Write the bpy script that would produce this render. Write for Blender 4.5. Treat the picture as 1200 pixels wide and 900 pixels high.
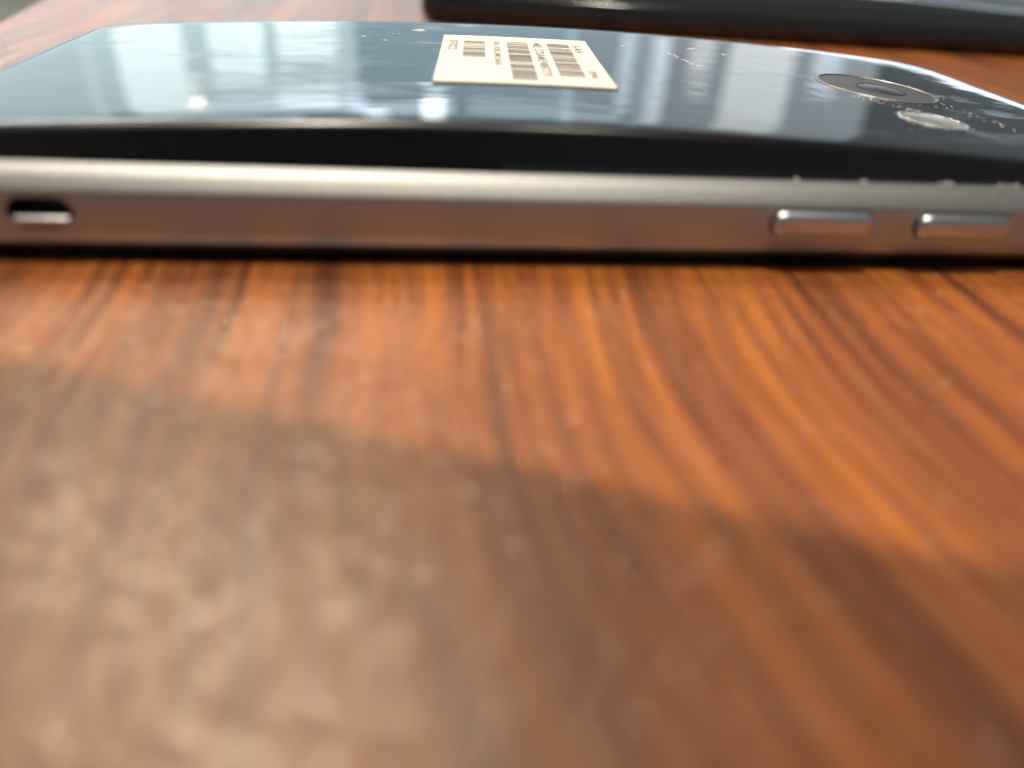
import bpy, bmesh, math, random
from mathutils import Vector, Matrix
from math import radians as R, sin, cos, tan, sqrt, pi
random.seed(7)
S = 0.001                      # everything below is written in millimetres
scene = bpy.context.scene
C = scene.collection
for o in list(bpy.data.objects): bpy.data.objects.remove(o)

# ------------------------------------------------------------------ camera
CAM = Vector((-21.78, -65.94, 27.91))
PITCH, ROLL, HEAD = R(32.11), R(-4.28), R(9.28)
hd = Vector((sin(HEAD), cos(HEAD), 0)); rt = Vector((cos(HEAD), -sin(HEAD), 0)); zz = Vector((0, 0, 1))
fw = hd*cos(PITCH) - zz*sin(PITCH)
up = hd*sin(PITCH) + zz*cos(PITCH)
up2 = up*cos(ROLL) + rt*sin(ROLL); rt2 = rt*cos(ROLL) - up*sin(ROLL)
def basis(x, y, z, loc):
    m = Matrix((x, y, z)).transposed().to_4x4(); m.translation = loc; return m
cd = bpy.data.cameras.new('camera'); cam = bpy.data.objects.new('camera', cd); C.objects.link(cam)
cam.matrix_world = basis(rt2, up2, -fw, CAM*S)
cd.sensor_width = 36; cd.lens = 27.0; cd.clip_start = 0.002; cd.clip_end = 60
cd.dof.use_dof = True; cd.dof.focus_distance = 0.106; cd.dof.aperture_fstop = 27.0/2.5
cd.dof.aperture_blades = 0
scene.camera = cam
# ------------------------------------------------------------------ world and lamps
w = bpy.data.worlds.new('World'); scene.world = w; w.use_nodes = True
bg = w.node_tree.nodes['Background']; bg.inputs['Color'].default_value = (0.80, 0.93, 1.0, 1); bg.inputs['Strength'].default_value = 0.18
vs = scene.view_settings; vs.view_transform = 'Standard'; vs.look = 'None'; vs.exposure = -0.12; vs.gamma = 1; vs.use_curve_mapping = False
scene.cycles.use_denoising = True
scene.cycles.max_bounces = 8; scene.cycles.caustics_reflective = False
scene.cycles.sample_clamp_indirect = 4; scene.cycles.sample_clamp_direct = 30

def area(name, loc, target, sx, sy, radiance, col, shape='RECTANGLE'):
    """An area lamp at loc (mm) facing target (mm), size in mm, of a given radiance."""
    l = bpy.data.lights.new(name, 'AREA'); l.shape = shape; l.size = sx*S; l.size_y = sy*S
    a = sx*sy*S*S*(pi/4 if shape in ('DISK', 'ELLIPSE') else 1)
    l.energy = radiance*pi*a; l.color = col
    o = bpy.data.objects.new(name, l); C.objects.link(o)
    o.location = Vector(loc)*S
    o.rotation_euler = (Vector(target)-Vector(loc)).to_track_quat('-Z', 'Y').to_euler()
    return o
def polar(az, el, d=1500, base=(-10, 30, 10)):
    return Vector((base[0]+d*sin(R(az))*cos(R(el)), base[1]+d*cos(R(az))*cos(R(el)), base[2]+d*sin(R(el))))
def panel(name, az, el, wd, hd_, rad, col, d=1500, shape='RECTANGLE'):
    p = polar(az, el, d); return area(name, p, (-10, 30, 10), 2*d*tan(R(wd/2)), 2*d*tan(R(hd_/2)), rad, col, shape)

TURN = R(-23); ex = rt2*cos(TURN) + up2*sin(TURN); ey = up2*cos(TURN) - rt2*sin(TURN)    # axes of the phone that takes the picture
KNEE = CAM + ex*8 + ey*60 - fw*10
d1 = (KNEE - Vector((-9, -24.5, -.85))).normalized()
d2 = (KNEE - Vector((22, -45, -.85))).normalized()
area('ceiling_lamp', KNEE + d1*1200, KNEE, 30, 30, 1900, (1.0, 0.89, 0.73), 'DISK')
area('ceiling_lamp', KNEE + d2*1200, KNEE, 36, 36, 6600, (1.0, 0.89, 0.73), 'DISK')
area('fill_panel', (-2600, 5200, 1700), (-2600, 5200, 0), 1700, 1700, 2.6, (1.0, 0.97, 0.85))  # unseen fill, added to brighten the floor beyond the table edge
area('fill_panel', (-100, 150, 1500), (0, 0, 0), 900, 900, 0.9, (1.0, 0.97, 0.92))  # soft overhead fill, added to light the upper bevel of the frame
for az, el, sz, rad in ((-38, 52, 4.5, 45), (-30, 62, 4, 50), (-24, 47, 4.5, 45), (-17, 58, 4, 60), (-9, 50, 4, 45), (-6, 64, 4, 40), (-32, 40, 4, 30)):
    panel('sheen_lamp', az, el, sz, sz, rad*2.3, (1.0, 0.78, 0.54), 1300, 'DISK')  # small warm lamps added for the sheen and glints on the varnish
# unseen lamp panels added ahead, low over the table, for the glossy back to mirror
PALE = (0.88, 1.0, 0.92); COOL = (0.74, 0.88, 1.0); GREY = (0.95, 0.98, 0.95)
for az, el, wd, h, rad, col in [
    (-10, 9, 44, 26, 0.74, (0.52, 0.80, .94)), (15, 9, 6.2, 26, 0.62, (.62, .84, .97)), (26, 9, 16, 26, 0.50, (.78, .90, 1.0)),
    (-27.5, 9, 10.0, 18, .60, PALE), (-13.5, 6.5, 18.0, 11, .66, (.84, .98, .93)), (-18.6, 8.2, 4.2, 8.2, .98, PALE), (-12.9, 7.4, 3.6, 5.0, .95, PALE),
    (36, 2.9, 18, 2.8, 3.2, COOL),
    (-7.9, 6.9, 4.2, 4.6, 1.05, PALE), (-8.2, 11.6, 4.4, 1.6, .9, PALE), (-16.2, 11.2, .8, .8, 9.0, (1, .82, .62)), (-11.4, 7.2, .8, 3.2, .5, (.45, .75, .5)), (-12, 12.6, 16.0, 2.6, 1.1, COOL), (-1, 13.6, 8.0, 4.0, 1.0, COOL),
    (10.5, 13.5, 12.0, 3.5, .5, COOL),
    (-14.0, 17.5, 9.5, 3.2, 1.7, COOL), (-3.2, 16.6, 1.7, 8, 1.9, COOL), (1.4, 16.2, 1.7, 9.5, 3.6, (.86, 1, .97)), (-4.6, 27, 1.6, 2.0, 6.0, (1, .85, .6)),
    (16.5, 8.5, 1.1, 6, .8, COOL), (19.0, 10.5, 1.2, 9, 1.1, COOL), (22.0, 7.4, 1.6, 4, 0.7, GREY), (26.3, 9.5, 4.5, 10, 0.85, GREY),
    (30.8, 6.4, 1.8, 3.2, .8, COOL), (4, 6.5, 1.4, 2.6, 0.6, GREY)]:
    panel('reflection_panel', az, el, wd, h, rad, col, 1500 - (0 if wd > 17 else 60))

# ------------------------------------------------------------------ helpers
def link_mesh(name, bm, mat, parent=None, smooth=True):
    me = bpy.data.meshes.new(name); bm.normal_update(); bm.to_mesh(me); bm.free()
    for p in me.polygons: p.use_smooth = smooth
    if mat: me.materials.append(mat)
    o = bpy.data.objects.new(name, me); C.objects.link(o)
    if parent: o.parent = parent
    return o
TZ = -1.15                     # the table surface; the phone stands on its raised front glass
def thing(name, label, cat, loc=(0, 0, 0)):
    o = bpy.data.objects.new(name, None); C.objects.link(o); o.location = Vector(loc)*S
    o.empty_display_size = 0.01
    o['label'] = label; o['category'] = cat; return o
def rrect(hx, hy, r, inset, nl=72, ns=30, nc=12, cx=0, cy=0):
    """outline of a rounded rectangle, counter-clockwise, the same count at any inset"""
    hx -= inset; hy -= inset; r = max(r-inset, 0.012)
    pts = []
    def line(a, b, n):
        for i in range(n): t = (i+.5)/n; pts.append((a[0]+(b[0]-a[0])*t, a[1]+(b[1]-a[1])*t))
    def arc(x, y, a0, n):
        for i in range(n+1):
            a = a0 + pi/2*i/n; pts.append((x+r*cos(a), y+r*sin(a)))
    line((-hx+r, -hy), (hx-r, -hy), nl); arc(hx-r, -hy+r, -pi/2, nc)
    line((hx, -hy+r), (hx, hy-r), ns); arc(hx-r, hy-r, 0, nc)
    line((hx-r, hy), (-hx+r, hy), nl); arc(-hx+r, hy-r, pi/2, nc)
    line((-hx, hy-r), (-hx, -hy+r), ns); arc(-hx+r, -hy+r, pi, nc)
    return [(x+cx, y+cy) for x, y in pts]
def loft(rings, cap0=True, cap1=True, closed=False):
    bm = bmesh.new(); vv = [[bm.verts.new(Vector(p)*S) for p in ring] for ring in rings]
    pairs = list(zip(vv, vv[1:])) + ([(vv[-1], vv[0])] if closed else [])
    for a, b in pairs:
        n = len(a)
        for i in range(n): bm.faces.new((a[i], a[(i+1) % n], b[(i+1) % n], b[i]))
    if not closed:
        if cap0: bm.faces.new(list(reversed(vv[0])))
        if cap1: bm.faces.new(vv[-1])
    return bm
def nodes(name):
    m = bpy.data.materials.new(name); m.use_nodes = True; nt = m.node_tree
    return m, nt, nt.nodes['Principled BSDF']
def N(nt, t, **k):
    n = nt.nodes.new(t)
    for a, b in k.items():
        if a.startswith('i_'): n.inputs[a[2:].replace('_', ' ')].default_value = b
        else: setattr(n, a, b)
    return n
def ramp(nt, stops):
    n = nt.nodes.new('ShaderNodeValToRGB'); e = n.color_ramp.elements
    while len(e) < len(stops): e.new(0.5)
    for q, (p, c) in zip(e, stops): q.position = p; q.color = c if len(c) == 4 else (*c, 1)
    return n
def mixc(nt, fac, a, b, mode='MIX'):
    n = nt.nodes.new('ShaderNodeMix'); n.data_type = 'RGBA'; n.blend_type = mode
    for s, v in ((0, fac), (6, a), (7, b)):
        if hasattr(v, 'links') or hasattr(v, 'is_linked'): nt.links.new(v, n.inputs[s])
        else: n.inputs[s].default_value = v
    return n.outputs[2]
def coords(nt, scale=(1, 1, 1), rot=(0, 0, 0)):
    t = N(nt, 'ShaderNodeTexCoord'); m = N(nt, 'ShaderNodeMapping'); m.inputs['Scale'].default_value = scale; m.inputs['Rotation'].default_value = rot
    nt.links.new(t.outputs['Object'], m.inputs['Vector']); return m.outputs['Vector']

# ------------------------------------------------------------------ materials
def mat_wood():
    m, nt, b = nodes('reddish_wood_laminate'); L = nt.links.new
    # bend the grain: x is displaced by a slow noise that changes along the grain
    tc = N(nt, 'ShaderNodeTexCoord'); sep = N(nt, 'ShaderNodeSeparateXYZ'); L(tc.outputs['Object'], sep.inputs[0])
    slow = N(nt, 'ShaderNodeTexNoise', i_Scale=11.0, i_Detail=2.0); L(coords(nt, (1, .8, 1)), slow.inputs['Vector'])
    # the figure sweeps aside towards the near edge of the board
    near = N(nt, 'ShaderNodeMapRange', interpolation_type='SMOOTHSTEP'); L(sep.outputs['Y'], near.inputs['Value'])
    near.inputs['From Min'].default_value = -0.090; near.inputs['From Max'].default_value = -0.018; near.inputs['To Min'].default_value = -0.010; near.inputs['To Max'].default_value = 0.0
    a1 = N(nt, 'ShaderNodeMath', operation='MULTIPLY_ADD'); L(slow.outputs['Fac'], a1.inputs[0]); a1.inputs[1].default_value = 0.014; L(sep.outputs['X'], a1.inputs[2])
    a2 = N(nt, 'ShaderNodeMath', operation='ADD'); L(a1.outputs[0], a2.inputs[0]); L(near.outputs[0], a2.inputs[1])
    com = N(nt, 'ShaderNodeCombineXYZ'); L(a2.outputs[0], com.inputs['X']); L(sep.outputs['Y'], com.inputs['Y'])
    def grain(sx, sy, detail, rough, off):
        mp = N(nt, 'ShaderNodeMapping'); mp.inputs['Scale'].default_value = (sx, sy, 1); mp.inputs['Location'].default_value = (off, off*.7, off)
        L(com.outputs[0], mp.inputs['Vector'])
        n = N(nt, 'ShaderNodeTexNoise', i_Scale=1.0, i_Detail=detail, i_Roughness=rough); L(mp.outputs[0], n.inputs['Vector']); return n.outputs['Fac']
    broad = grain(150, 7, 3, .6, 3.1)
    mid = grain(640, 13, 4, .62, 7.7)
    fine = grain(1900, 60, 3, .6, 1.3)
    r1 = ramp(nt, [(.30, (.150, .042, .009)), (.44, (.25, .070, .010)), (.56, (.33, .098, .012)), (.74, (.40, .130, .016))]); L(broad, r1.inputs[0])
    r2 = ramp(nt, [(.33, (.36, .28, .26)), (.43, (.70, .64, .60)), (.51, (1, 1, 1))]); L(mid, r2.inputs[0])
    r3 = ramp(nt, [(.34, (.42, .36, .34)), (.52, (1, 1, 1))]); L(fine, r3.inputs[0])
    c = mixc(nt, 1.0, r1.outputs[0], r2.outputs[0], 'MULTIPLY')
    c = mixc(nt, 0.8, c, r3.outputs[0], 'MULTIPLY')
    L(c, b.inputs['Base Color'])
    b.inputs['Roughness'].default_value = .36; b.inputs['IOR'].default_value = 1.62
    # orange-peel lacquer with tiny bright pits
    n1 = N(nt, 'ShaderNodeTexNoise', i_Scale=2600.0, i_Detail=2.0); L(tc.outputs['Object'], n1.inputs['Vector'])
    v1 = N(nt, 'ShaderNodeTexVoronoi', i_Scale=900.0); L(tc.outputs['Object'], v1.inputs['Vector'])
    hgt = N(nt, 'ShaderNodeMath', operation='MULTIPLY_ADD'); L(v1.outputs['Distance'], hgt.inputs[0]); hgt.inputs[1].default_value = .5; L(n1.outputs['Fac'], hgt.inputs[2])
    bp = N(nt, 'ShaderNodeBump'); bp.inputs['Strength'].default_value = .55; bp.inputs['Distance'].default_value = .00012; L(hgt.outputs[0], bp.inputs['Height']); L(bp.outputs[0], b.inputs['Normal'])
    # a thin uneven varnish over it, whose little dimples glint
    def pimple(scale, lo):
        v = N(nt, 'ShaderNodeTexVoronoi', i_Scale=scale); L(tc.outputs['Object'], v.inputs['Vector'])
        d = N(nt, 'ShaderNodeMath', operation='POWER'); L(v.outputs['Distance'], d.inputs[0]); d.inputs[1].default_value = 2
        sp_ = N(nt, 'ShaderNodeSeparateXYZ'); L(v.outputs['Color'], sp_.inputs[0])
        g_ = N(nt, 'ShaderNodeMapRange'); L(sp_.outputs['X'], g_.inputs['Value']); g_.inputs['From Min'].default_value = lo; g_.inputs['To Max'].default_value = 1/scale*.9
        q = N(nt, 'ShaderNodeMath', operation='MULTIPLY'); L(d.outputs[0], q.inputs[0]); L(g_.outputs[0], q.inputs[1]); return q.outputs[0]
    add = N(nt, 'ShaderNodeMath', operation='ADD'); L(pimple(820.0, .4), add.inputs[0]); L(pimple(1600.0, .2), add.inputs[1])
    n3 = N(nt, 'ShaderNodeTexNoise', i_Scale=2000.0, i_Detail=2.0, i_Roughness=.7); L(tc.outputs['Object'], n3.inputs['Vector'])
    ad2 = N(nt, 'ShaderNodeMath', operation='MULTIPLY_ADD'); L(n3.outputs['Fac'], ad2.inputs[0]); ad2.inputs[1].default_value = .00004; L(add.outputs[0], ad2.inputs[2])
    bc = N(nt, 'ShaderNodeBump'); bc.inputs['Strength'].default_value = 1; bc.inputs['Distance'].default_value = 1; L(ad2.outputs[0], bc.inputs['Height']); L(bc.outputs[0], b.inputs['Coat Normal'])
    b.inputs['Coat Weight'].default_value = .6; b.inputs['Coat Roughness'].default_value = .07; b.inputs['Coat IOR'].default_value = 1.5
    v2 = N(nt, 'ShaderNodeTexNoise', i_Scale=900.0, i_Detail=3.0); L(tc.outputs['Object'], v2.inputs['Vector'])
    rr = N(nt, 'ShaderNodeMapRange'); L(v2.outputs['Fac'], rr.inputs['Value']); rr.inputs['From Min'].default_value = .3; rr.inputs['From Max'].default_value = .7; rr.inputs['To Min'].default_value = .34; rr.inputs['To Max'].default_value = .50
    L(rr.outputs[0], b.inputs['Roughness'])
    return m
def mat_metal(name, col, rough, bump, scale):
    m, nt, b = nodes(name); L = nt.links.new
    b.inputs['Metallic'].default_value = 1; b.inputs['Roughness'].default_value = rough
    n = N(nt, 'ShaderNodeTexNoise', i_Scale=scale, i_Detail=3.0, i_Roughness=.65); L(coords(nt), n.inputs['Vector'])
    r = ramp(nt, [(.3, tuple(x*.68 for x in col)), (.7, tuple(min(1, x*1.22) for x in col))]); L(n.outputs['Fac'], r.inputs[0]); L(r.outputs[0], b.inputs['Base Color'])
    bp = N(nt, 'ShaderNodeBump'); bp.inputs['Strength'].default_value = bump; bp.inputs['Distance'].default_value = .00004; L(n.outputs['Fac'], bp.inputs['Height']); L(bp.outputs[0], b.inputs['Normal'])
    return m
def mat_back():
    m, nt, b = nodes('dark_blue_glossy_glass'); L = nt.links.new
    b.inputs['Base Color'].default_value = (.005, .006, .008, 1)
    b.inputs['IOR'].default_value = 1.7
    n = N(nt, 'ShaderNodeTexNoise', i_Scale=85.0, i_Detail=2.0); L(coords(nt), n.inputs['Vector'])
    bp = N(nt, 'ShaderNodeBump'); bp.inputs['Strength'].default_value = .35; bp.inputs['Distance'].default_value = .0002; L(n.outputs['Fac'], bp.inputs['Height']); L(bp.outputs[0], b.inputs['Normal'])
    # greasy smears: slightly rougher streaks
    n2 = N(nt, 'ShaderNodeTexNoise', i_Scale=1.0, i_Detail=5.0, i_Roughness=.7); L(coords(nt, (60, 160, 60), (0, 0, .5)), n2.inputs['Vector'])
    r = N(nt, 'ShaderNodeMapRange'); L(n2.outputs['Fac'], r.inputs['Value']); r.inputs['From Min'].default_value = .5; r.inputs['From Max'].default_value = .75; r.inputs['To Min'].default_value = .03; r.inputs['To Max'].default_value = .22
    L(r.outputs[0], b.inputs['Roughness'])
    return m
def mat_plain(name, col, rough=.5, metal=0, ior=1.5, nscale=300, var=.12):
    m, nt, b = nodes(name); L = nt.links.new
    b.inputs['Roughness'].default_value = rough; b.inputs['Metallic'].default_value = metal; b.inputs['IOR'].default_value = ior
    n = N(nt, 'ShaderNodeTexNoise', i_Scale=float(nscale), i_Detail=3.0); L(coords(nt), n.inputs['Vector'])
    r = ramp(nt, [(.3, tuple(x*(1-var) for x in col)), (.7, tuple(min(1, x*(1+var)) for x in col))]); L(n.outputs['Fac'], r.inputs[0]); L(r.outputs[0], b.inputs['Base Color'])
    return m
WOOD = mat_wood()
ALU = mat_metal('blasted_champagne_metal', (.44, .455, .455), .42, .9, 6000)
POL = mat_metal('polished_edge_metal', (.245, .245, .24), .46, 1.0, 5000)
SATIN = mat_metal('satin_chamfer_metal', (.44, .44, .43), .42, .9, 5000)
BTN = mat_metal('button_metal', (.55, .60, .62), .30, .5, 7000)
BACK = mat_back()
BLACKG = mat_plain('black_glass', (.008, .008, .009), .05)
BLACKP = mat_plain('black_plastic', (.012, .012, .012), .35)
HOLE = mat_plain('dark_recess', (.02, .016, .014), .6)
PAPER = mat_plain('cream_paper', (.66, .63, .545), .55, nscale=900, var=.04)
INK = mat_plain('grey_print_ink', (.10, .09, .10), .6)
RIM = mat_metal('bright_rim_metal', (.80, .82, .80), .18, .4, 5000)
LENSG = mat_plain('lens_cover_glass', (.045, .042, .039), .40)
FLASH = mat_plain('flash_lens_plastic', (.17, .165, .14), .24, nscale=420, var=.7)
DUST = mat_plain('dust', (.42, .42, .40), .5)
GLOSS = mat_plain('glossy_black_plastic', (.012, .013, .014), .10)
FLOORM = mat_plain('pale_floor', (.62, .60, .50), .5, nscale=3)

# ------------------------------------------------------------------ setting: floor and table
bm = bmesh.new()
for x, y in ((-9000, -6000), (9000, -6000), (9000, 14000), (-9000, 14000)): bm.verts.new(Vector((x, y, -740))*S)
bm.faces.new(bm.verts); fl = link_mesh('floor', bm, FLOORM, None, False); fl['kind'] = 'structure'

table = thing('table', 'reddish brown wood grain table top under and around the phone', 'table', (0, 0, 0))
# table board: the left edge leans slightly, near (-107,126)-(-111,156)
def board(inset, z):
    q = [(-30+inset*.99, -420+inset), (600-inset, -420+inset), (560-inset, 520-inset), (-165+inset*.99, 520-inset)]
    out = []
    for i in range(4):
        a, b_ = Vector(q[i]), Vector(q[(i+1) % 4])
        for k in range(12): p = a.lerp(b_, k/12); out.append((p.x, p.y, z))
    return out
bm = loft([board(1.2, TZ-25), board(0, TZ-23.8), board(0, TZ-1.6), board(.5, TZ-.45), board(1.6, TZ)])
top = link_mesh('table_top', bm, WOOD, table, False)
for sx, sy in ((10, -380), (540, -380), (500, 480), (-120, 480)):
    lg = link_mesh('leg', loft([[(sx+18*cos(a*pi/8), sy+18*sin(a*pi/8), z) for a in range(16)] for z in (-740, -25)]), BLACKP, table)

# ------------------------------------------------------------------ the phone
HX, HY, RC = 68.9, 34.15, 9.5        # half length, half width, corner radius
CY = HY                              # near long side lies on y = 0
phone = thing('phone', 'scuffed metal framed phone lying face down with its dark blue glossy back bulging up', 'phone')
# front glass, face down on the table
bm = loft([[(x, y, z) for x, y in rrect(HX, HY, RC, i, cy=CY)] for i, z in ((3.4, TZ+.02), (2.1, TZ+.04), (1.5, TZ+.35), (1.1, -.05), (.95, .35), (.95, .80))])
link_mesh('front_glass', bm, BLACKG, phone)
prof = [(4.0, .62), (.66, .62), (.52, .70), (.10, 1.62), (.02, 1.78), (0, 1.95), (0, 5.15), (.03, 5.33), (.12, 5.50), (.86, 6.52), (.92, 6.60), (1.00, 6.67), (1.66, 7.18), (1.76, 7.24), (1.95, 7.26), (4.0, 7.26)]
bm = loft([[(x, y, z) for x, y in rrect(HX, HY, RC, i, cy=CY)] for i, z in prof], closed=True)
frame = link_mesh('frame', bm, ALU, phone)
frame.data.materials.append(POL); frame.data.materials.append(SATIN)
npts = len(rrect(HX, HY, RC, 0))
for p in frame.data.polygons:
    k = p.index // npts
    if 10 <= k <= 13: p.material_index = 1
    elif 7 <= k <= 9: p.material_index = 2
# recess cut through the near side of the frame
def capsule(hw, hh, y, cx, cz, n=10):
    pts = []
    for i in range(n+1): a = -pi/2+pi*i/n; pts.append((cx+hw-hh+hh*cos(a), y, cz+hh*sin(a)))
    for i in range(n+1): a = pi/2+pi*i/n; pts.append((cx-hw+hh+hh*cos(a), y, cz+hh*sin(a)))
    return pts
SLOT = (-51.85, 3.45, 2.55, 1.28)    # centre x, z, half width, half height
bm = loft([list(reversed(capsule(SLOT[2]+.12, SLOT[3]+.12, -1, SLOT[0], SLOT[1]))), list(reversed(capsule(SLOT[2]+.10, SLOT[3]+.10, .0, SLOT[0], SLOT[1]))), list(reversed(capsule(SLOT[2], SLOT[3], .35, SLOT[0], SLOT[1]))), list(reversed(capsule(SLOT[2], SLOT[3], 2.0, SLOT[0], SLOT[1])))])
bmesh.ops.recalc_face_normals(bm, faces=bm.faces)
cut = link_mesh('cut', bm, ALU)
bmf = bmesh.new(); bmf.from_mesh(frame.data); bmesh.ops.recalc_face_normals(bmf, faces=bmf.faces); bmf.to_mesh(frame.data); bmf.free()
md = frame.modifiers.new('b', 'BOOLEAN'); md.object = cut; md.operation = 'DIFFERENCE'; md.solver = 'EXACT'
dg = bpy.context.evaluated_depsgraph_get(); new = bpy.data.meshes.new_from_object(frame.evaluated_get(dg))
frame.modifiers.clear(); frame.data = new; bpy.data.objects.remove(cut)
for p in frame.data.polygons: p.use_smooth = True
try: frame.data.set_sharp_from_angle(angle=R(28))
except Exception: pass
# a dark liner at the back of the recess, its shade put into the colour
bm = loft([capsule(SLOT[2]-.02, SLOT[3]-.02, 1.62, SLOT[0], SLOT[1]), capsule(SLOT[2]-.02, SLOT[3]-.02, 1.9, SLOT[0], SLOT[1])])
bmesh.ops.recalc_face_normals(bm, faces=bm.faces); link_mesh('recess_floor', bm, HOLE, phone)
rr_, hl = .46, SLOT[2]-.62  # added rod that catches the lamps, standing in for the lit lower lip
bm = loft([[(SLOT[0]+xx, .16+r_*cos(k*pi/8), SLOT[1]-.74+r_*sin(k*pi/8)) for k in range(16)] for xx, r_ in
    [(-hl-rr_*sin(a*pi/10), max(.01, rr_*cos(a*pi/10))) for a in range(5, -1, -1)] + [(hl+rr_*sin(a*pi/10), max(.01, rr_*cos(a*pi/10))) for a in range(0, 6)]])
bmesh.ops.recalc_face_normals(bm, faces=bm.faces); link_mesh('lip_glint_bar', bm, SATIN, phone)

# buttons: pills standing 0.9 mm proud with rounded rims
def button(x0, x1, zc, hh):
    cx, hw = (x0+x1)/2, (x1-x0)/2
    rings = []
    for y, i in ((.3, 0), (-.30, 0), (-.55, .05), (-.74, .20), (-.86, .42), (-.90, .66), (-.91, .9)):
        rings.append(capsule(hw-i, hh-i, y, cx, zc, 14))
    bm = loft(rings); bmesh.ops.recalc_face_normals(bm, faces=bm.faces)
    o = link_mesh('volume_button', bm, BTN, phone)
    # dark gap round it
    bm = bmesh.new()
    a = capsule(hw+.16, hh+.16, -.006, cx, zc, 14); b = capsule(hw-.05, hh-.05, -.006, cx, zc, 14); c_ = capsule(hw+.16, hh+.16, .02, cx, zc, 14)
    va = [bm.verts.new(Vector(p)*S) for p in a]; vb = [bm.verts.new(Vector(p)*S) for p in b]; vc = [bm.verts.new(Vector(p)*S) for p in c_]
    for i in range(len(a)):
        j = (i+1) % len(a); bm.faces.new((va[i], va[j], vb[j], vb[i])); bm.faces.new((vc[i], vc[j], va[j], va[i]))
    link_mesh('button_gap', bm, HOLE, o)
    return o
button(12.6, 22.9, 3.78, 1.18)
button(27.4, 37.5, 3.72, 1.18)

# the bulging glass back
INS, Z0, ROLLW = 1.85, 7.28, 1.6
def back_z(x, y):
    # d: distance to the outline of the glass; the sides stand up steeply, then the bulging top
    qx, qy = abs(x)-(HX-RC), abs(y-CY)-(HY-RC)
    d = RC - (sqrt(max(qx, 0)**2+max(qy, 0)**2) + min(max(qx, qy), 0)) - INS
    t = 1-max(0, d)/ROLLW; e = 1-math.log(1+math.exp(26*t))/math.log(1+math.exp(26))
    n = (x+11)**2*9.6e-4; near = 11.3 - n/(1+n*.10)
    far = 11.6 - 6.6e-4*x*x
    t = min(1, max(0, y/(2*HY)))
    top = near + (far-near)*t - .9*t*(1-t)*max(0, 1-(x/75)**2) - .30*max(0, 1-d/7)**3
    return Z0 + (top-Z0)*e
ins = [0, .001, .004, .012, .03, .06, .1, .16, .24, .33, .44, .56, .7, .85, 1.0, 1.15, 1.3, 1.6, 2.0, 2.5, 3.2, 4, 5, 6.5, 8, 10, 12, 14, 16, 18, 20, 22, 24, 26, 28, 30, 31.2, 32.0]
rings = []
for i in ins:
    rings.append([(x, y, back_z(x, y)) for x, y in rrect(HX, HY, RC, INS+i, nl=110, ns=44, nc=16, cy=CY)])
rings.insert(0, [(x, y, Z0-1.2) for x, y in rrect(HX, HY, RC, INS, nl=110, ns=44, nc=16, cy=CY)])
bm = loft(rings, cap0=False, cap1=False)
bm.verts.ensure_lookup_table(); K0 = (len(rings)-1)*len(rings[0]); NL, NS, NC = 110, 44, 16
o2 = NL+NC+1+NS+NC+1
for k in range(NL-1): bm.faces.new([bm.verts[K0+q] for q in (k, k+1, o2+NL-2-k, o2+NL-1-k)])
bm.faces.new([bm.verts[K0+q] for q in range(NL-1, o2+1)])
bm.faces.new([bm.verts[K0+q] for q in list(range(o2+NL-1, len(rings[0])))+[0]])
back = link_mesh('back_glass', bm, BACK, phone)
GROUND = mat_plain('worn_glass_edge', (.005, .005, .006), .24, ior=1.38); back.data.materials.append(GROUND)
nr = len(rings[0])
for p in back.data.polygons:
    if 9 <= p.index//nr <= 19: p.material_index = 1

def on_back(x, y, h=0): return Vector((x, y, back_z(x, y)+h))*S
# bright metal thread in place of reflected light, along the far side and both ends
path = [p for p in rrect(HX, HY, RC, INS+1.35, nl=110, ns=44, nc=16, cy=CY)]
st = next(i for i, p in enumerate(path) if p[0] > 0 and p[1] > 14); path = path[st:]; path = path[:len(path)-[i for i, p in enumerate(reversed(path)) if p[1] > 14][0]]
bm = bmesh.new(); rr = []
for i, p in enumerate(path):
    a, b_ = path[max(0, i-1)], path[min(len(path)-1, i+1)]; t = Vector((b_[0]-a[0], b_[1]-a[1], 0)).normalized(); nn = Vector((t.y, -t.x, 0))
    c0 = Vector((p[0], p[1], back_z(*p)))
    rr.append([bm.verts.new((c0 + nn*.13*cos(k*pi/3) + zz*.13*sin(k*pi/3))*S) for k in range(6)])
for a, b_ in zip(rr, rr[1:]):
    for k in range(6): bm.faces.new((a[k], a[(k+1) % 6], b_[(k+1) % 6], b_[k]))
bmesh.ops.recalc_face_normals(bm, faces=bm.faces); link_mesh('edge_glint', bm, RIM, phone)
# camera window and flash window near the right end
def disc_ring(cx, cy, r0, r1, h0, h1, n=64):
    prof = ((r0, -.05), (r0, h0), (r0-.25*(r0-r1), h1), (r1+.25*(r0-r1), h1), (r1, h0-.02), (r1, -.3))
    bm = bmesh.new(); rr = [[bm.verts.new(on_back(cx+r*cos(2*pi*i/n), cy+r*sin(2*pi*i/n), h)) for i in range(n)] for r, h in prof]
    for a, b in zip(rr, rr[1:]):
        for i in range(n): bm.faces.new((a[i], a[(i+1) % n], b[(i+1) % n], b[i]))
    return bm
def disc(cx, cy, r, h, rings=5, n=64, dome=0):
    bm = bmesh.new(); rr = []
    for k in range(rings, 0, -1):
        q = r*k/rings; rr.append([bm.verts.new(on_back(cx+q*cos(2*pi*i/n), cy+q*sin(2*pi*i/n), h+dome*(1-(k/rings)**2))) for i in range(n)])
    for a, b in zip(rr, rr[1:]):
        for i in range(n): bm.faces.new((a[i], a[(i+1) % n], b[(i+1) % n], b[i]))
    bm.faces.new(rr[-1]); return bm
LC, LR = (41.2, 35.6), 8.0
camw = link_mesh('camera_window', disc(*LC, LR-.3, .03), LENSG, phone)
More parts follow.
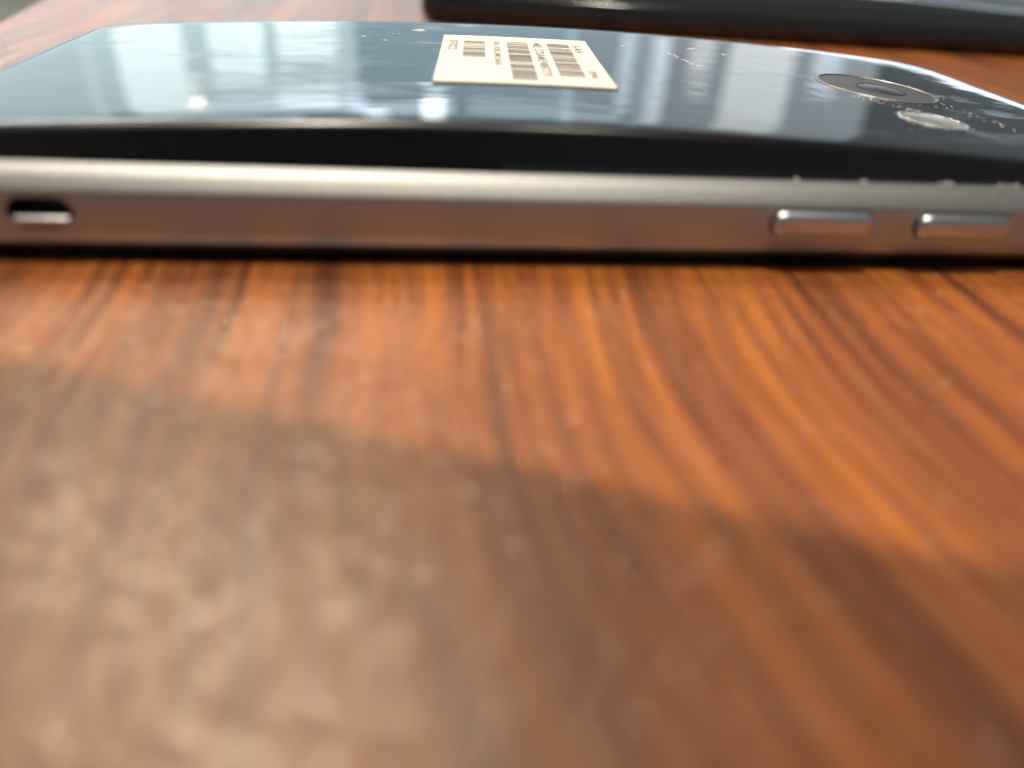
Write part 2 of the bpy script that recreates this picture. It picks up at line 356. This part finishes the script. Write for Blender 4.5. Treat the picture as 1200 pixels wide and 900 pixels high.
link_mesh('rim', disc_ring(*LC, LR, LR-.5, .08, .12), mat_metal('worn_rim_metal', (.36, .37, .37), .32, .6, 3000), camw)
link_mesh('lens', disc(LC[0]+.3, LC[1]-.6, 2.9, .05, dome=.12), mat_plain('lens_glass', (.012, .012, .014), .30), camw)
link_mesh('lens_ring', disc_ring(LC[0]+.3, LC[1]-.6, 3.3, 2.9, .06, .08), mat_metal('dim_ring_metal', (.035, .033, .033), .4, .2, 5000), camw)
FC, FR = (38.6, 18.2), 3.9
LENSG.node_tree.nodes['Principled BSDF'].inputs['Specular IOR Level'].default_value = .25
fw_ = link_mesh('flash_window', disc(*FC, FR-.2, .04, dome=.10), FLASH, phone)
link_mesh('rim', disc_ring(*FC, FR, FR-.35, .08, .12), RIM, fw_)

# dust, chips and scratches on the glass and along the frame: tiny real flakes
bm = bmesh.new()
def flake(p, r, n=5, el=1.0, ang=0.0, hgt=.5):
    vs_ = []
    a0 = random.random()*6
    for i in range(n):
        a = a0+2*pi*i/n; q = r*random.uniform(.6, 1.2); ux, uy = q*cos(a)*el, q*sin(a)
        vs_.append(bm.verts.new(p + Vector((ux*cos(ang)-uy*sin(ang), ux*sin(ang)+uy*cos(ang), 0))*S))
    t = bm.verts.new(p + Vector((0, 0, r*hgt))*S)
    for i in range(n): bm.faces.new((vs_[i], vs_[(i+1) % n], t))
for c, rad, n in ((LC, LR, 44), (FC, FR, 20)):
    for k in range(n):
        a = random.uniform(0, 2*pi); d = rad*random.uniform(1.0, 1.16)
        flake(on_back(c[0]+d*cos(a), c[1]+d*sin(a), .0), random.uniform(.04, .13), el=random.uniform(1, 2.4), ang=a+pi/2)
for k in range(40):       # a smear of dust from the camera towards the flash
    t = random.random(); flake(on_back(34.5+t*5+random.gauss(0, .5), 29-t*7+random.gauss(0, .5)), random.uniform(.04, .12), el=2, ang=-.9)
for k in range(22):
    t = random.random(); flake(on_back(47+t*2.5+random.gauss(0, .8), 30-t*12+random.gauss(0, 1.2)), random.uniform(.04, .12), el=2, ang=-1.2)
for k in range(46):       # scuff right of the sticker
    t = random.random(); flake(on_back(15.5+t*2.0+random.gauss(0, .25), 49-t*10+random.gauss(0, .5)), random.uniform(.04, .13), el=random.uniform(2, 5), ang=random.gauss(-1.2, .3))
for x, y, l, a in ((21, 53, 1.0, -.1), (25, 50.5, .7, -.5), (27, 47, .35, -.7), (28, 45.5, .3, -.6), (-27, 50, .5, -.3), (-24, 47, .5, .2), (-19, 56, 1.2, .1), (10, 51, .6, -.3), (34, 55, .4, 0)):
    flake(on_back(x, y), l*.35, el=3.4, ang=a)
for k in range(14): flake(on_back(random.gauss(-24, 2.2), random.gauss(51, 1.8)), random.uniform(.04, .10), el=1.8, ang=.3)
for k in range(110): flake(on_back(random.uniform(-60, 62), random.uniform(6, 63)), random.uniform(.025, .07), el=random.uniform(1, 2))
for x in (14.9, 21.6, 22.0, 29.8, 30.4, 31.0, 36.2, 36.8, 37.4, 38.0):     # crumbs on the upper edge of the frame
    flake(Vector((x, 1.7, 7.27))*S, random.uniform(.18, .34), hgt=1.2)
sp = link_mesh('dust', bm, DUST, phone, False); sp['kind'] = 'stuff'

# ------------------------------------------------------------------ the sticker
A0 = Vector((-15.9, 51.8)); ANG = R(-4.9); LW, LH = 20.3, 31.5
def lab(a, b):
    b *= LH/35.6
    return A0.x + a*cos(ANG) + -b*sin(-ANG), A0.y + a*sin(ANG)*.0 - b*cos(ANG)
def lab_p(a, b, h): x, y = lab(a, b); return on_back(x, y, h)
bm = bmesh.new(); nx, ny = 10, 18
def sheet(bm, a0, a1, b0, b1, h, nx, ny, th=0):
    g = [[bm.verts.new(lab_p(a0+(a1-a0)*i/nx, b0+(b1-b0)*j/ny, h)) for i in range(nx+1)] for j in range(ny+1)]
    for j in range(ny):
        for i in range(nx): bm.faces.new((g[j][i], g[j+1][i], g[j+1][i+1], g[j][i+1]))
    return g
g = sheet(bm, 0, LW, 0, 35.6, .16, nx, ny)
geo = bmesh.ops.extrude_face_region(bm, geom=list(bm.faces))
for v in [e for e in geo['geom'] if isinstance(e, bmesh.types.BMVert)]: v.co.z -= .15*S
bmesh.ops.recalc_face_normals(bm, faces=bm.faces)
sticker = link_mesh('sticker', bm, PAPER, phone, False)
def barcode(a0, a1, b0, b1, seed, jag=0):
    rnd = random.Random(seed); bm = bmesh.new(); b = b0
    while b < b1:
        wd = rnd.choice((.22, .22, .44, .44, .66, .9)); 
        if b+wd > b1: break
        sheet(bm, a0, a1, b, b+wd, .175, 3, 1)
        b += wd + rnd.choice((.2, .2, .3, .42, .62))
    return link_mesh('barcode', bm, INK, sticker, False)
barcode(2.9, 5.75, 4.6, 19.4, 3); barcode(8.7, 11.6, 4.6, 33.4, 11); barcode(14.3, 17.4, 4.6, 30.2, 5)
def text(s, a0, a1, b0, b1):
    cu = bpy.data.curves.new('lettering', 'FONT'); cu.body = s; cu.resolution_u = 2; cu.size = 1; cu.offset = .012
    o = bpy.data.objects.new('lettering', cu); C.objects.link(o)
    dg = bpy.context.evaluated_depsgraph_get(); me = bpy.data.meshes.new_from_object(o.evaluated_get(dg))
    bpy.data.objects.remove(o)
    xs = [v.co.x for v in me.vertices]; ys = [v.co.y for v in me.vertices]
    x0, x1, y0, y1 = min(xs), max(xs), min(ys), max(ys)
    for v in me.vertices:
        b = b0+(v.co.x-x0)/(x1-x0)*(b1-b0); a = a0+(v.co.y-y0)/(y1-y0)*(a1-a0); v.co = lab_p(a, b, .178)
    me.materials.clear(); me.materials.append(INK); me.name = 'lettering'
    o = bpy.data.objects.new('lettering', me); C.objects.link(o); o.parent = sticker
text('07022', .95, 2.1, 4.9, 13.2)
text('SN X8CMOJAK', 6.6, 7.75, 4.7, 24.5)
text('ME: S7SAM59887270', 12.3, 13.5, 4.8, 30.4)
text('S-AA', 17.9, 19.1, 4.8, 11.4)
text('094', 17.9, 19.0, 25.0, 30.0)

# ------------------------------------------------------------------ the black tablet behind
tab = thing('tablet', 'glossy black tablet lying flat on the table behind the phone', 'tablet', (0, 0, 0))
TA = R(-3.0)
TO = Vector((-17, 161))
TOP = 8.6
def tpt(p, z):
    x, y = p[0]+121, p[1]+86
    return (TO.x + x*cos(TA) - y*sin(TA), TO.y + x*sin(TA) + y*cos(TA), z+TZ)
prof = [(3.6, .03), (1.4, .35), (.5, 1.1), (0, 2.6), (0, 4.4), (.35, 6.0), (1.0, 7.2), (2.0, 8.1), (3.0, 8.45), (3.4, 8.5)]
bm = loft([[tpt(p, z) for p in rrect(121, 86, 9, i, 40, 30, 10)] for i, z in prof], cap1=True)
bmesh.ops.recalc_face_normals(bm, faces=bm.faces)
link_mesh('body', bm, GLOSS, tab)
bm = loft([[tpt(p, z) for p in rrect(121, 86, 9, i, 40, 30, 10)] for i, z in ((3.6, 8.52), (3.6, 8.75), (3.75, 8.9))])
bmesh.ops.recalc_face_normals(bm, faces=bm.faces)
link_mesh('screen', bm, BLACKG, tab)

# ------------------------------------------------------------------ the phone that takes the picture: its lens is the camera's place, it shades the table and shows dark in the glass
dev = thing('camera_phone', 'dark phone leaning over the near part of the table in front of the other phone', 'phone')
bm = bmesh.new()
rings = []
for i, z in ((1.5, 2.0), (.3, 2.8), (0, 4), (0, 8.5), (.3, 9.6), (1.5, 10.2)):
    ring = []
    for x, y in rrect(73.5, 36, 10, i, 20, 10, 8):
        P = CAM + ex*(x-61.5) + ey*(y+24) - fw*(z+6); ring.append(tuple(P))
    rings.append(ring)
bm.free(); bm = loft(rings); bmesh.ops.recalc_face_normals(bm, faces=bm.faces)
link_mesh('body', bm, BLACKP, dev)
ring = []
def lr(r, z): return [tuple(CAM + rt2*r*cos(k*pi/12) + up2*r*sin(k*pi/12) - fw*(z+6)) for k in range(24)]
bm = loft([lr(6.5, 2.2), lr(6.5, 1.2), lr(6.0, .8), lr(5.0, .8)], cap0=False, cap1=False)
link_mesh('lens_ring', bm, RIM, dev)
